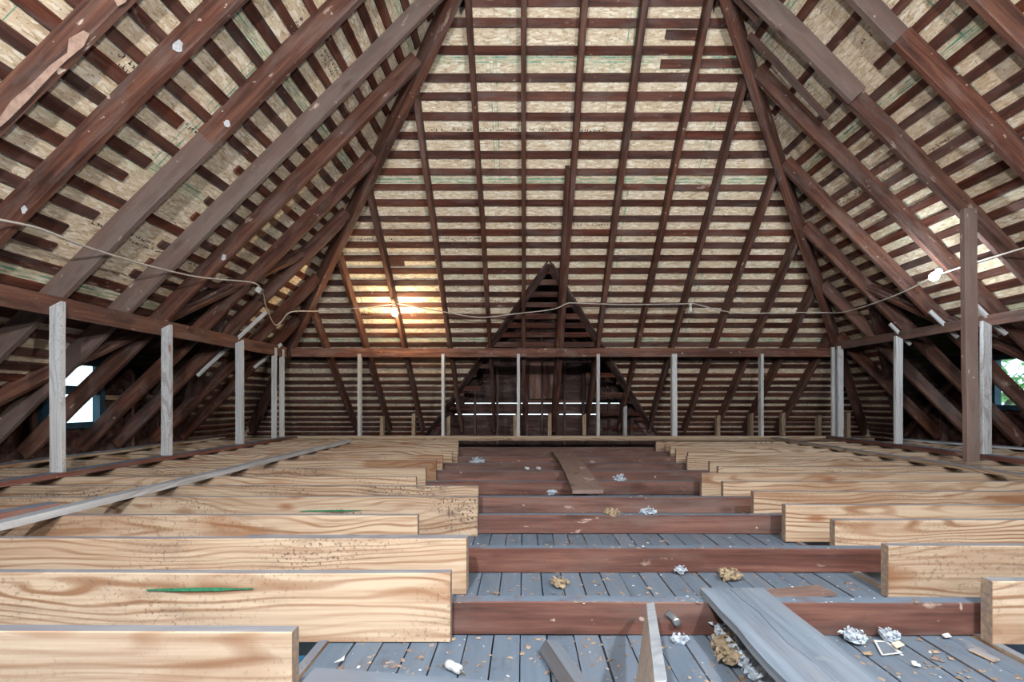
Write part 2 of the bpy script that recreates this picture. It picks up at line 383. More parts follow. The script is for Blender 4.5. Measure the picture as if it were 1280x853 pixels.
# slope-local horizontal coordinate s and height z ; P maps (s, z, k) to eye coordinates, k = vertical offset of the plane
def Pb(s, z, k): return Vector((s, CB+k-z, z))
def Pl(s, z, k): return Vector((z-CL-k, s, z))
def Pr(s, z, k): return Vector((CR+k-z, s, z))
def bound_b(k): return [lambda p: p[1]-ZB, lambda p: p[0]-(p[1]-CL-k), lambda p: (CR+k-p[1])-p[0]]
def bound_s(k): return [lambda p: p[1]-ZB, lambda p: (CB+k-p[1])-p[0], lambda p: (ZR+k)-p[1], lambda p: p[0]-FRONT_Y]
def dorm_regions(D):
    c, zd, m = D['c'], D['z'], D['m']
    return [[lambda p: p[1]-zd], [lambda p: zd-p[1], lambda p: c-(zd-p[1])/m-p[0]], [lambda p: zd-p[1], lambda p: p[0]-c-(zd-p[1])/m]]
def slope(par, P, bounds, D, s0, s1, zrows, offs, nrm):
    nrm = Vector(nrm).normalized()
    for r, (za, zb) in enumerate(zip(zrows, zrows[1:])):
        s = s0+offs[r % len(offs)]-2.44
        while s < s1:
            polys = []
            for reg in dorm_regions(D):
                q = [(s, za), (s+2.438, za), (s+2.438, zb-0.002), (s, zb-0.002)]
                for f in bounds(KS)+reg:
                    q = clip(q, f)
                    if len(q) < 3: break
                if len(q) >= 3:
                    ar = abs(sum(q[i][0]*q[(i+1) % len(q)][1]-q[(i+1) % len(q)][0]*q[i][1] for i in range(len(q))))/2
                    if ar > 0.002: polys.append([P(a, b, KS) for a, b in q])
            if polys:
                flip = s
                hz = (lambda w: w.x) if P is Pb else (lambda w: w.y)
                prism('sheathing_panel', polys, nrm*0.012, 'osb', par, (0, 0, 1), uvf=lambda w, s=s, za=za: (hz(w)-s, (w.z-za)*math.sqrt(2)))
            s += 2.44
    polys = []
    for reg in dorm_regions(D):
        q = [(s0-3, ZB), (s1+3, ZB), (s1+3, ZR+0.6), (s0-3, ZR+0.6)]
        for f in bounds(KS+0.03)+reg:
            q = clip(q, f)
        if len(q) >= 3: polys.append([P(a, b, KS+0.03) for a, b in q])
    prism('light_blocking_felt', polys, nrm*0.01, 'felt', par)  # added unseen layer, blocks sky light leaking through the panel seams
zr_b = [2.66+0.8627*i for i in range(-4, 4)]
slope(ceil_b, Pb, bound_b, DB, -5.4, 6.6, zr_b, [0.65, 1.9, 0.55, 1.77, 0.2, 1.6, 0.81], (0, 1, 1))
slope(ceil_l, Pl, bound_s, DL, FRONT_Y, 9.4, zr_b, [1.1, 2.2, 0.4, 1.4, 0.8, 2.0, 0.3], (-1, 0, 1))
slope(ceil_r, Pr, bound_s, DRr, FRONT_Y, 9.4, zr_b, [0.6, 1.8, 0.9, 0.2, 1.2, 2.1, 0.7], (1, 0, 1))

# batten heights, shared by all three slopes (rows run round the hips)
vrow = [2, 29, 63, 97, 121, 146, 170, 194, 215, 234.6, 254, 274.5, 291, 307, 323, 339, 353.5, 368.5, 382, 396, 407.5, 419.5, 431, 440, 448.5, 458.5, 470, 479, 486.5, 494, 502.6, 511, 518, 525, 531, 537, 543, 549, 554]
zrow = [(CB+KB)*(V0-v)/(F+V0-v) for v in vrow]
z = zrow[0]+0.16
while z < ZR+KB-0.05: zrow.insert(0, z); z += 0.16
BW, BT = 0.078, 0.020
def batten(par, P, s0, s1, z, nrm, updir, jz=0.006):
    if s1-s0 < 0.05: return
    n = Vector(nrm).normalized()
    a = P(s0, z+random.uniform(-jz, jz), KB)+n*BT/2; b = P(s1, z+random.uniform(-jz, jz), KB)+n*BT/2
    board('batten', a, b, BW*random.uniform(0.88, 1.08), BT, updir, 'batten', par, rc(0.12, 0.45, 0.95, 0.15, 0.28), segs=max(2, int((s1-s0)/1.2)), wob=0.006)
def span_split(spans, lo, hi):
    out = []
    for a, b in spans:
        if hi <= a or lo >= b: out.append((a, b)); continue
        if lo > a: out.append((a, lo))
        if hi < b: out.append((hi, b))
    return out
for i, z in enumerate(zrow):
    # far slope
    a, b = HIPX(z, KB); sp = [(a+0.04, b-0.04)]
    if z < 0.86:
        hw = (DB['z']-z)/DB['m']
        if i % 3 == 0: sp = span_split(sp, DB['c']-hw*0.75, DB['c']+hw)
        elif i % 3 == 1: sp = span_split(sp, DB['c']-hw*0.9, DB['c']+hw*0.55)
        else: sp = span_split(sp, DB['c']-hw, DB['c']+hw*0.9)
    for s in sp:
        # long rows are butted over a rafter
        if s[1]-s[0] > 3.5:
            j = [-0.535, 0.57, 1.145, 2.295, -1.14, 1.75][i % 6]
            if s[0]+0.5 < j < s[1]-0.5:
                batten(ceil_b, Pb, s[0], j-0.002, z, (0, 1, 1), (0, -1, 1), 0.004); batten(ceil_b, Pb, j+0.002, s[1], z, (0, 1, 1), (0, -1, 1), 0.004); continue
        batten(ceil_b, Pb, s[0], s[1], z, (0, 1, 1), (0, -1, 1), 0.004)
    # left slope
    ye = CB+KB-z-0.05; sp = [(FRONT_Y+0.05, ye)]
    if 0.95 < z < 2.15 and i % 7 not in (1, 4): sp = span_split(sp, 3.62+random.uniform(-0.06, 0.06), 4.34+random.uniform(-0.03, 0.03))
    if z < DL['z']: hw = (DL['z']-z)/DL['m']; sp = span_split(sp, DL['c']-hw, DL['c']+hw)
    for s in sp: batten(ceil_l, Pl, s[0], s[1], z, (-1, 0, 1), (1, 0, 1))
    # right slope
    sp = [(FRONT_Y+0.05, ye)]
    if 2.75 < z < 3.5:
        if i % 2 == 0: sp = span_split(sp, 3.95, ye)
        else: sp = span_split(sp, 4.15+0.2*(i % 3), 4.40+0.2*(i % 3))
    if z < DRr['z']: hw = (DRr['z']-z)/DRr['m']; sp = span_split(sp, DRr['c']-hw, DRr['c']+hw)
    for s in sp: batten(ceil_r, Pr, s[0], s[1], z, (1, 0, 1), (-1, 0, 1))

for u0_, u1_, v_ in ((826, 928, 79), (832, 880, 44), (480, 505, 330)):
    a, b = on_back(u0_, v_, KB), on_back(u1_, v_, KB); batten(ceil_b, Pb, a.x, b.x, a.z, (0, 1, 1), (0, -1, 1), 0.004)
# printed stamps on the sheathing: rows of small illegible black strokes
def stamp(par, P, s, z, rows, length, k=KS-0.004, hh=0.028, flip=1):
    V = []; Fc = []
    for r in range(rows):
        x = 0.0; zz = z-r*hh*1.25
        while x < length:
            w = random.uniform(0.012, 0.03)
            if random.random() < 0.82:
                for q in range(random.choice((2, 3, 3))):
                    xa = x+random.uniform(0, w); za = zz+random.uniform(-hh, 0)*0.5
                    if random.random() < 0.5: dx, dz = random.uniform(0.004, 0.007), random.uniform(0.010, hh*0.6)
                    else: dx, dz = random.uniform(0.008, w), random.uniform(0.003, 0.005)
                    b = len(V); V += [P(s+flip*xa, za, k), P(s+flip*(xa+dx), za, k), P(s+flip*(xa+dx), za+dz, k), P(s+flip*xa, za+dz, k)]
                    Fc.append((b, b+1, b+2, b+3))
            x += w+0.008
    c = V[0].copy(); me = mesh([tuple(v-c) for v in V], Fc)
    obj('printed_stamp', me, 'ink', par, Matrix.Translation(c+Vector((0, 0, ZC))))
def stamp_px(side, u, v, rows, length, **kw):
    if side == 'L': p = on_left(u, v, KS); stamp(ceil_l, Pl, p.y, p.z, rows, length, **kw)
    if side == 'R': p = on_right(u, v, KS); stamp(ceil_r, Pr, p.y, p.z, rows, length, **kw)
    if side == 'B': p = on_back(u, v, KS); stamp(ceil_b, Pb, p.x, p.z, rows, length, **kw)
for a in (('L', 147, 66, 2, 0.2), ('L', 163, 293, 2, 0.42), ('L', 115, 277, 1, 0.14), ('L', 232, 155, 1, 0.2), ('L', 240, 324, 2, 0.25), ('L', 375, 20, 2, 0.3), ('L', 405, 60, 2, 0.3),
          ('R', 1010, 98, 2, 0.16), ('R', 985, 130, 1, 0.25), ('R', 1155, 188, 1, 0.12), ('R', 1188, 172, 2, 0.32), ('R', 1090, 222, 2, 0.3), ('R', 1060, 244, 2, 0.22), ('R', 1100, 30, 1, 0.2),
          ('B', 538, 162, 1, 0.6), ('B', 612, 162, 1, 0.32), ('B', 662, 162, 1, 0.30), ('B', 722, 164, 1, 0.3), ('B', 672, 280, 1, 0.55), ('B', 718, 281, 1, 0.5), ('B', 445, 299, 1, 0.5), ('B', 545, 298, 1, 0.6), ('B', 916, 295, 1, 0.45), ('B', 955, 294, 1, 0.4), ('B', 450, 391, 1, 0.35), ('B', 508, 391, 1, 0.3), ('B', 600, 376, 1, 0.4)):
    stamp_px(*a)

# ------------------------------------------------------------------ dormers (dark boarded gables) behind the slopes
def dormer(side, D, C, P, G, win=None, gaps=(), lab=''):
    """o = outward distance: main slope lies at o = C - z ; gable wall at o = G. P(o, l, z) -> eye coordinates"""
    roof = struct('ceiling_dormer_'+side, 'dark boarded roof of the %s dormer' % lab)
    wall = struct('wall_gable_'+side, 'dark boarded gable wall of the %s dormer' % lab)
    c, zd, m = D['c'], D['z'], D['m']; N = 9; H = zd+0.15-ZB
    for sgn in (-1, 1):
        for i in range(N):
            za, zb = zd+0.02-H*i/N, zd+0.02-H*(i+1)/N
            la, lb = c+sgn*(zd-za+0.02)/m, c+sgn*(zd-zb+0.02)/m
            za, zb = max(za, ZB), max(zb, ZB)
            if za-zb < 0.02: continue
            q = [P(C-za-0.02, la, za), P(G+0.25, la, za), P(G+0.25, lb, zb), P(max(C-zb-0.02, C-za), lb, zb)]
            q[3] = P(C-zb-0.02, lb, zb)
            nv = (P(0, sgn, 1/m)-P(0, 0, 0)).normalized()*0.022
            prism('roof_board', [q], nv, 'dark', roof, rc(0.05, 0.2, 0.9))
    # gable wall boards
    z = ZB; bh = 0.205; bi = 0
    while z < zd-0.03:
        z2 = min(z+bh, zd); gap = 0.0
        for g, w in gaps:
            if z < g and (g <= z2 or g-z2 < 0.08): z2 = g; gap = w
        ztop = z2-gap+(0.012 if gap == 0 else 0); bi += 1
        spans = [(-9.0, 9.0)]
        if win and z < win[3] and z2 > win[2]: spans = [(-9.0, win[0]), (win[1], 9.0)]
        for a, b in spans:
            parts = [(z, ztop)]
            if win and z < win[3] and z2 > win[2] : pass
            q = [(a, z), (b, z), (b, ztop), (a, ztop)]
            for f in (lambda p: zd+0.04-p[1]-m*(p[0]-c), lambda p: zd+0.04-p[1]-m*(c-p[0])):
                q = clip(q, f)
                if len(q) < 3: break
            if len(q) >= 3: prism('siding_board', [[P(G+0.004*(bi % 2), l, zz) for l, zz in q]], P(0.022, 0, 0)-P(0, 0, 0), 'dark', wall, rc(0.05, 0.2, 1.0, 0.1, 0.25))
        z = z2
    # studs and gable rafters
    l = c-2.1
    while l < c+2.1:
        zt = zd-m*abs(l-c)-0.12
        if zt > ZB+0.3 and not (win and win[0]-0.03 < l < win[1]+0.03):
            board('stud', P(G-0.05, l, ZB+0.1), P(G-0.05, l, zt), 0.09, 0.045, P(1, 0, 0)-P(0, 0, 0), 'dark', wall, rc(0.1, 0.3, 1.2), segs=2)
        l += 0.42
    for sgn in (-1, 1):
        off = -0.15
        a = P(G-0.07, c, zd+off); hw = (zd-ZB)/m-0.35; b = P(G-0.07, c+sgn*hw, zd+off-m*hw)
        board('gable_rafter', a, b, 0.12, 0.045, (0, 0, 1), 'dark', roof, rc(0.0, 0.3, 1.3), segs=2)
        # valley board along the cut edge of the main sheathing
        hw = (zd-ZB-0.2)/m
        board('valley_board', P(C-zd-0.03, c, zd-0.03), P(C-(zd-m*hw)-0.03, c+sgn*hw, zd-m*hw-0.03), 0.15, 0.03, P(-0.3, -sgn, 0.8)-P(0, 0, 0), 'dark', roof, rc(0.0, 0.3, 1.2), segs=4, wob=0.02)
    return roof, wall
PBk = lambda o, l, z: Vector((l, o, z)); PLk = lambda o, l, z: Vector((-o, l, z)); PRk = lambda o, l, z: Vector((o, l, z))
GB, GL, GR = 9.15, 5.15, 6.45
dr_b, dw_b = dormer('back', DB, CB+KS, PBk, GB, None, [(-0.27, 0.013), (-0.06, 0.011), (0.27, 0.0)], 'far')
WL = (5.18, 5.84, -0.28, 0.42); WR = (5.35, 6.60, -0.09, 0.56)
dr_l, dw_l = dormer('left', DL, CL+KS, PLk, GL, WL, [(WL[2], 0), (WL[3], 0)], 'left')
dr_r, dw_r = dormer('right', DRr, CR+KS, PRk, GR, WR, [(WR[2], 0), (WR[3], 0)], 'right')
# far gable: plank shutter between posts, one split board letting daylight in
sh = dw_b
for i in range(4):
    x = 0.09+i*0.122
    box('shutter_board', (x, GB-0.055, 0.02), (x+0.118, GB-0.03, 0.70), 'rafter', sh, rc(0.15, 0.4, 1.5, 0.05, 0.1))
for x in (0.02, 0.60, 1.08): box('shutter_post', (x, GB-0.10, -0.72), (x+0.06, GB-0.03, 0.88), 'dark', sh, rc(0, 0.2, 1.2))
box('shutter_rail', (0.02, GB-0.09, -0.06), (1.2, GB-0.03, 0.0), 'rafter', sh, rc(0.1, 0.3, 1.0))
box('shutter_rail', (0.02, GB-0.09, 0.70), (1.2, GB-0.03, 0.76), 'dark', sh, rc(0.1, 0.3, 1.0))
def window(name, X, W, inward, label, rails):
    w = struct(name, label); l0, l1, z0, z1 = W
    xa, xb = sorted((X-0.06*(-inward), X+0.03*(-inward)))
    for (a, b, c, d) in ((l0-0.05, l0+0.02, z0-0.05, z1+0.05), (l1-0.02, l1+0.05, z0-0.05, z1+0.05)):
        box('frame_jamb', (xa, a, c), (xb, b, d), 'frame', w)
    for (c, d) in ((z0-0.05, z0+0.02), (z1-0.02, z1+0.05)):
        box('frame_rail', (xa+0.003, l0-0.04, c), (xb-0.003, l1+0.04, d), 'frame', w)
    for r in rails: box('sash_bar', (xa+0.02, l0, r-0.05), (xb-0.02, l1, r+0.05), 'frame', w)
    box('pane', (X-0.003, l0+0.01, z0+0.01), (X+0.003, l1-0.01, z1-0.01), 'glass', w)
window('window_1', -GL-0.01, WL, 1, 'small two-sash attic window in the left dormer, blue frame, bright sky', (0.11,))
window('window_2', GR+0.01, WR, -1, 'bright attic window in the right dormer behind the knee wall', ())
box('horizontal_rail', (-GL+0.02, 5.9, 0.0), (-GL+0.05, 8.4, 0.055), 'pine', dw_l, (0.3, 0.3, 0.9))

# ------------------------------------------------------------------ front wall behind the camera, two windows added for fill light
wf = struct('wall_front', 'boarded front wall behind the camera with two added fill-light windows')
fw = [(-1.5, 0.4), (0.9, 2.8)]; fz = (1.6, 3.6); z = -0.85
while z < ZR+0.3:
    z2 = z+0.21
    for k_, b_ in ((z, z2),):
        sp = [(-6.2, 7.4)]
        if k_ < fz[1] and b_ > fz[0]:
            for a, b in fw: sp = span_split(sp, a, b)
        for a, b in sp:
            q = [(a, k_), (b, k_), (b, b_-0.003), (a, b_-0.003)]
            for f in (lambda p: CL+KS+0.05+p[0]-p[1], lambda p: CR+KS+0.05-p[0]-p[1]):
                q = clip(q, f)
                if len(q) < 3: break
            if len(q) >= 3: prism('wall_board', [[Vector((x_, FRONT_Y, z_)) for x_, z_ in q]], (0, -0.025, 0), 'rafter', wf, rc())
    z = z2
for n_, (a, b) in enumerate(fw):
    w = struct('window_%d' % (n_+3), 'added wide fill-light window behind the camera')
    for x in (a, (a+b)/2, b): box('frame_jamb', (x-0.03, FRONT_Y-0.05, fz[0]-0.2), (x+0.03, FRONT_Y+0.03, fz[1]+0.1), 'frame', w)
    for zz in (fz[0]-0.17, fz[1]+0.07): box('frame_rail', (a, FRONT_Y-0.05, zz-0.03), (b, FRONT_Y+0.03, zz+0.03), 'frame', w)
    box('pane', (a, FRONT_Y-0.013, fz[0]-0.2), (b, FRONT_Y-0.007, fz[1]+0.1), 'glass', w)

# ------------------------------------------------------------------ rafters
S2 = math.sqrt(0.5)
def hip_len_z(y): return min(CB-y, ZR)      # height where a side rafter at depth y meets hip or ridge
def side_rafter(side, y, color, label, zlo=ZE, zhi=None, name='rafter', depth=RD, drop=0.0, par=None, yoff=0.0, th=RT):
    sg = -1 if side == 'L' else 1
    n = Vector((sg, 0, 1))*S2; zh = (hip_len_z(y)+0.02) if zhi is None else zhi
    X = (lambda z: z-CL) if side == 'L' else (lambda z: CR-z)
    yc = y-RT/2+yoff; o = n*(depth/2+drop)
    a = Vector((X(zlo), yc, zlo))+o; b = Vector((X(zh), yc, zh))+o
    r = board(name, a, b, depth, th, n, 'rafter', par, color, segs=8, wob=0.012, ch=0.006, bow=0.012)
    if par is None: tag(r, label, 'rafter', 'rafters of the %s slope' % ('left' if side == 'L' else 'right'))
    return r
LY = [2.08, 2.71, 3.16, 3.82, 4.45, 4.92, 5.56, 6.03, 6.67, 7.16]
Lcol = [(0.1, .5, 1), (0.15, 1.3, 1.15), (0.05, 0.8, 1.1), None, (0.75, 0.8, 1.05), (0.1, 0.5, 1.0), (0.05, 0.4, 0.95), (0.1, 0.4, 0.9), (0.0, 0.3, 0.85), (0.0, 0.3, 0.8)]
nL = len(LY)
lab_extra_L = {1: 'long pale scrape', 2: 'white paint dab', 4: 'greyed'}
LR = {}
for i, y in enumerate(LY):
    k = ORD[nL-i]
    lb = 'dark rafter on the left slope, %s from the left hip beam%s' % (k, (', '+lab_extra_L[i]) if i in lab_extra_L else '')
    if i == 3:
        zj = on_left(265, 172).z
        LR[i] = side_rafter('L', y, (0.1, 0.6, 1.05), 'brown upper length of the lapped rafter, seventh from the left hip beam', zlo=zj-0.03, th=0.062, depth=0.175)
        r = side_rafter('L', y, (0.75, 0.4, 1.0), 'grey lower length of the lapped rafter, seventh from the left hip beam', zhi=zj+0.02, yoff=0.004)
        continue
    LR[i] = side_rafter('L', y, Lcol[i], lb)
def mark(raf, y, px, mat, name, label):
    o = prism(name, [[at_y(u, v, y-RT-0.0035) for u, v in px]], (0, 0.002, 0), mat)
    mw = o.matrix_world.copy(); o.parent = raf; o.matrix_parent_inverse = raf.matrix_world.inverted(); o.matrix_world = mw; o['label'] = label
def dab(u, v, r, n=9):
    return [(u+r*math.cos(6.283*k/n)*random.uniform(0.55, 1.0), v+r*math.sin(6.283*k/n)*random.uniform(0.7, 1.2)) for k in range(n)]
bpy.context.view_layer.update()
mark(LR[1], LY[1], [(-4, 152), (14, 126), (40, 104), (62, 82), (84, 66), (86, 48), (104, 38), (112, 42), (104, 58), (82, 76), (64, 94), (36, 124), (10, 150), (-4, 162)], 'scrape', 'scrape', 'long pale scrape')
mark(LR[1], LY[1], [(143, 0), (152, -8), (165, -8), (156, 3), (147, 8)], 'scrape', 'scrape', 'pale scrape')
mark(LR[2], LY[2], dab(223, 58, 8), 'white', 'paint_dab', 'white paint dab'); mark(LR[2], LY[2], dab(30, 262, 5), 'white', 'paint_dab', 'white paint dab')
mark(LR[3], LY[3], dab(284, 154, 5), 'white', 'paint_dab', 'white paint dab'); mark(LR[5], LY[5], dab(280, 322, 4), 'white', 'paint_dab', 'white paint dab')
RY = [2.65, 3.25, 3.80, 4.42, 4.98, 5.61, 6.15, 6.75, 7.38]
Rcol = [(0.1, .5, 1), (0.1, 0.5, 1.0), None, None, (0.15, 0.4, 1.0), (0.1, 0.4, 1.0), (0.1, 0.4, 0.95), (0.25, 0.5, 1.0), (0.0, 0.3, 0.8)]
nR = len(RY)
for i, y in enumerate(RY):
    k = ORD[nR-i]
    lb = 'dark rafter of the right slope, %s counting from the right hip beam' % k
    if i == 3:      # spliced: grey upper piece over a darker lower piece
        z1 = on_right(1075, 117).z
        side_rafter('R', y-0.045, (0.8, 0.7, 1.1), 'grey upper length of the spliced right rafter with a square-cut lower end', zlo=z1, depth=0.185, drop=-0.025)
        side_rafter('R', y+0.015, (0.2, 0.5, 0.95), 'dark lower length of the spliced right rafter carrying the post', zhi=z1+0.16, depth=0.17)
        continue
    if i == 2:
        z1 = on_right(1115, 65).z
        side_rafter('R', y, (0.75, 0.5, 0.95), 'grey upper end of the rafter above the post, at the top edge on the right', zlo=z1-0.02)
        side_rafter('R', y-0.01, (0.05, 0.5, 1.2), 'wide red brown rafter running to the right edge above the post', zhi=z1+0.03, depth=0.18, drop=-0.01)
        continue
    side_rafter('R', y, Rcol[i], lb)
BX = [-3.08, -2.47, -1.87, -1.14, -0.535, 0.005, 0.57, 1.145, 1.75, 2.295, 2.95, 3.53, 4.07, 4.67]
nB_ = Vector((0, 1, 1))*S2
for i, x in enumerate(BX):
    zh = min(x+CL, CR-x, ZR)-0.05; z0 = ZE
    a = Vector((x, CB-z0, z0))+nB_*RD/2; b = Vector((x, CB-zh, zh))+nB_*RD/2
    r = board('rafter', a, b, RD, RT*(1.0 if i not in (6, 7) else 1.15), nB_, 'rafter', None, rc(0.05, 0.3, 0.95), segs=8, wob=0.012, ch=0.005, bow=0.012)
    tag(r, 'dark rafter of the far slope, %s from the left hip beam%s' % (ORD[i+1], ', doubled below' if i == 6 else ''), 'rafter', 'rafters of the far slope')
    if i == 6:
        zt = on_back(708, 213).z
        p = board('sister_board', Vector((x-0.056, CB-z0, z0))+nB_*RD/2, Vector((x-0.056, CB-zt, zt))+nB_*RD/2, RD*0.95, 0.05, nB_, 'rafter', None, rc(0.05, 0.2, 0.8), segs=4, wob=0.006)
        tag(p, 'dark board doubling the lower half of the seventh far rafter', 'board')
# hip beams
for sg, lab in ((-1, 'left'), (1, 'right')):
    X = (lambda z: z-CL) if sg < 0 else (lambda z: CR-z)
    d = 0.055
    a = Vector((X(ZE), CB-ZE, ZE+d)); b = Vector((X(ZR), CB-ZR, ZR+d))
    up = Vector((sg, 1, 2)).normalized()
    h = board('hip_beam', a, b, 0.21, 0.085, up, 'rafter', None, (0.08, 0.4, 1.0), segs=10, wob=0.01, ch=0.005)
    tag(h, 'long dark hip beam where the %s slope meets the far slope' % lab, 'beam', 'hip beams')
rb = board('ridge_beam', (( CR-CL)/2, FRONT_Y+0.03, ZR+0.06), ((CR-CL)/2, CB-ZR+0.1, ZR+0.06), 0.22, 0.05, (0, 0, 1), 'rafter', None, (0.1, 0.4, 1))
tag(rb, 'dark ridge beam above the top edge of the picture', 'beam')
# valley timbers of the side dormers, running behind the rafters up to the hips
for side, (ua, va, ub, vb) in (('L', (-30, 504, 391, 307)), ('R', (1310, 453, 1062, 345))):
    fn = on_left if side == 'L' else on_right
    a, b = fn(ua, va, 0.20), fn(ub, vb, 0.20); n = Vector((-1 if side == 'L' else 1, 0, 1))
    t = board('valley_timber', a-n.normalized()*0.02, b-n.normalized()*0.02, 0.15, 0.05, n, 'rafter', None, (0.1, 0.4, 0.95), segs=6, wob=0.02)
    tag(t, 'dark slanting valley timber behind the rafters above the %s dormer' % ('left' if side == 'L' else 'right'), 'beam')
# hanging broken stick and stub beside the right hip
a, b = on_right(936, 44, 0.12), on_right(1036, 147, 0.06)
tag(board('broken_lath', a, b, 0.05, 0.04, (0, -1, 0.3), 'rafter', None, (0.5, 0.6, 0.85), segs=6, wob=0.02, taper=0.9), 'broken stick hanging beside the top of the right hip beam, pale lower tip', 'lath')
a, b = on_right(918, -12, 0.08), on_right(951, 22, 0.08)
tag(board('rafter_stub', a, b, 0.11, 0.045, (1, 0, 1), 'rafter', None, (0.4, 0.7, 1.1), segs=3, cut1=-0.05), 'short cut rafter stub beside the right hip at the top edge', 'rafter')

# ------------------------------------------------------------------ new pine joists
Lj = [(790, 365), (717, 563), (674, 583), (645, 522), (622, 597), (608, 598), (597, 520), (586, 532), (576, 545), (569.5, 553), (564, 565), (560, 572), (556.5, 573), (553.5, 573), (551, 573)]
Ljc = [(0.35, 0.45, 1.0), (0.7, 0.75, 1.04), (0.9, 0.3, 1.04), (0.5, 0.7, 1.0), (1.6, 0.4, 0.86), (1.8, 0.3, 0.82), (0.5, 0.5, 0.98), (1.1, 0.4, 0.88)]
extra = {0: 'nearest to the camera, with a grey sawn end', 1: 'second from the camera, with a green paint streak', 2: 'third from the camera, dotted with boot marks', 3: 'fourth from the camera, shorter than neighbours', 4: 'fifth from the camera, smudged end', 5: 'sixth from the camera, greyish'}
LJ = []
for i, (v, u) in enumerate(Lj):
    y = 0.586*F/(v-V0); xe = (u-U0)/F*y; zt = -0.586+random.uniform(-0.003, 0.003) if i > 5 else -0.586
    h = 0.235; c = Ljc[i] if i < len(Ljc) else (random.uniform(0.2, 0.9), random.uniform(0.3, 0.8), random.uniform(0.88, 1.0))
    j = board('joist', (xe, y+0.019, zt-h/2), (-4.93, y+0.019, zt-h/2), h, 0.038, (0, 0, 1), 'pine', None, c, segs=7, ch=0.003, wob=0.004)
    tag(j, 'pale new pine joist on the left, '+(extra[i] if i in extra else '%s from the camera' % ORD[i+1]), 'joist', 'new pine joists on the left'); LJ.append((j, xe, y, zt))
Rj = [(727, 1240), (683, 1110), (651, 1043), (632, 982), (615, 942), (603, 904), (592, 877), (584, 898), (577, 887), (571, 859), (566, 860), (561.5, 845), (558, 838), (555, 832), (552.5, 820)]
Rjc = [(0.6, 0.5, 0.95), (0.5, 1.0, 0.82), (0.6, 0.35, 0.94), (0.3, 0.5, 0.95), (0.3, 0.6, 0.9), (0.3, 0.5, 0.92)]
extra = {0: 'nearest, its sawn end at the picture edge', 1: 'second from the camera, brown, grey end', 2: 'third from the camera, dark spots', 3: 'fourth from the camera, reaching past the third'}
for i, (v, u) in enumerate(Rj):
    y = 0.605*F/(v-V0); xe = (u-U0)/F*y; zt = -0.605; h = 0.213
    c = Rjc[i] if i < len(Rjc) else (random.uniform(0.2, 0.7), random.uniform(0.3, 0.8), random.uniform(0.85, 0.96))
    j = board('joist', (xe, y+0.019, zt-h/2), (6.15, y+0.019, zt-h/2), h, 0.042, (0, 0, 1), 'pine', None, c, segs=7, ch=0.003, wob=0.004)
    tag(j, 'pale new pine joist on the right, '+(extra[i] if i in extra else '%s from the camera' % ORD[i+1]), 'joist', 'new pine joists on the right')
# second ply showing at the end of the third left joist
p = board('joist_ply', (LJ[2][1]+0.001, LJ[2][2]+0.058, -0.704), (-1.2, LJ[2][2]+0.058, -0.704), 0.23, 0.036, (0, 0, 1), 'pine', None, (0.1, 0.2, 1.1), segs=3)
tag(p, 'clean pale second ply behind the third left joist', 'joist')
# paint streaks
def streak(j, x0, x1, zc, w):
    V = []; n = 12
    for i in range(n+1):
        f = i/n; x = x0+(x1-x0)*f; ww = w*(0.35+0.65*math.sin(math.pi*min(1, f*1.05)))*random.uniform(0.8, 1.15)
        V += [(x, 0, zc-ww/2+0.004*f), (x, 0, zc+ww/2+0.004*f)]
    Fc = [(2*i, 2*i+2, 2*i+3, 2*i+1) for i in range(n)]
    o = obj('paint_streak', mesh(V, Fc), 'green'); o.parent = j; o.matrix_parent_inverse = j.matrix_world.inverted()
    o.matrix_world = Matrix.Translation(Vector((0, LJ_y(j)-0.0255, ZC))); o['label'] = 'green paint streak'
def LJ_y(j): return j.matrix_world.translation.y
y = LJ[1][2]; streak(LJ[1][0], (185-U0)/F*y, (318-U0)/F*y, -(737-V0)/F*y, 0.013)
y = LJ[5][2]; y4 = LJ[4][2]; streak(LJ[4][0], (376-U0)/F*y4, (452-U0)/F*y4, -(639-V0)/F*y4, 0.011)

# ------------------------------------------------------------------ old dark joists
OY = [1.68, 2.292, 2.95, 3.492, 4.166, 4.80, 5.352, 5.998, 6.568, 7.188]
for i in range(10):
    y = OY[i]; t = 0.055
    j = board('joist', (-4.9, y+t/2, -0.7625), (6.1, y+t/2, -0.7625), 0.115, t, (0, 0, 1), 'joist_old', None, (random.uniform(0.05, 0.3), random.uniform(0.5, 1.0), random.uniform(0.7, 0.9)), segs=9, ch=0.004, wob=0.006)
    tag(j, 'old dark red brown joist crossing the open floor, %s from the camera' % ORD[i+1], 'joist', 'old dark joists')

# ------------------------------------------------------------------ knee walls
def stud(par, x0, x1, y0, y1, z0, z1, mat='pine_grey', c=None, slant=0.0):
    xc, yc = (x0+x1)/2, (y0+y1)/2
    o = board('stud', (xc, yc, z0), (xc, yc, z1), x1-x0, y1-y0, (1, 0, 0), mat, par, c or (random.uniform(0.2, 0.6), 0.2, random.uniform(0.95, 1.08)), segs=4, ch=0.002, wob=0.004, cut1=slant)
    if x1-x0 > 0.08 and y0 < 7:
        for zz in (z0+0.07, z0+0.075, z1-0.09):
            for fx in (0.3, 0.72):
                n_ = obj('nail_head', NAIL, 'metal_dark'); n_.parent = o; n_.matrix_parent_inverse = o.matrix_basis.inverted()
                n_.matrix_basis = Matrix.Translation((x0+fx*(x1-x0), y0-0.0045, zz+ZC+0.012*fx)) @ Matrix.Rotation(math.pi/2, 4, 'X')
    return o
NAIL = lathe_mesh([(0.0045, -0.003), (0.0045, 0.003)], 6)
wl = struct('wall_left', 'open knee wall on the left of pale studs under a dark top plate', (-3.6, 5.5, -0.586))
XL = -3.49
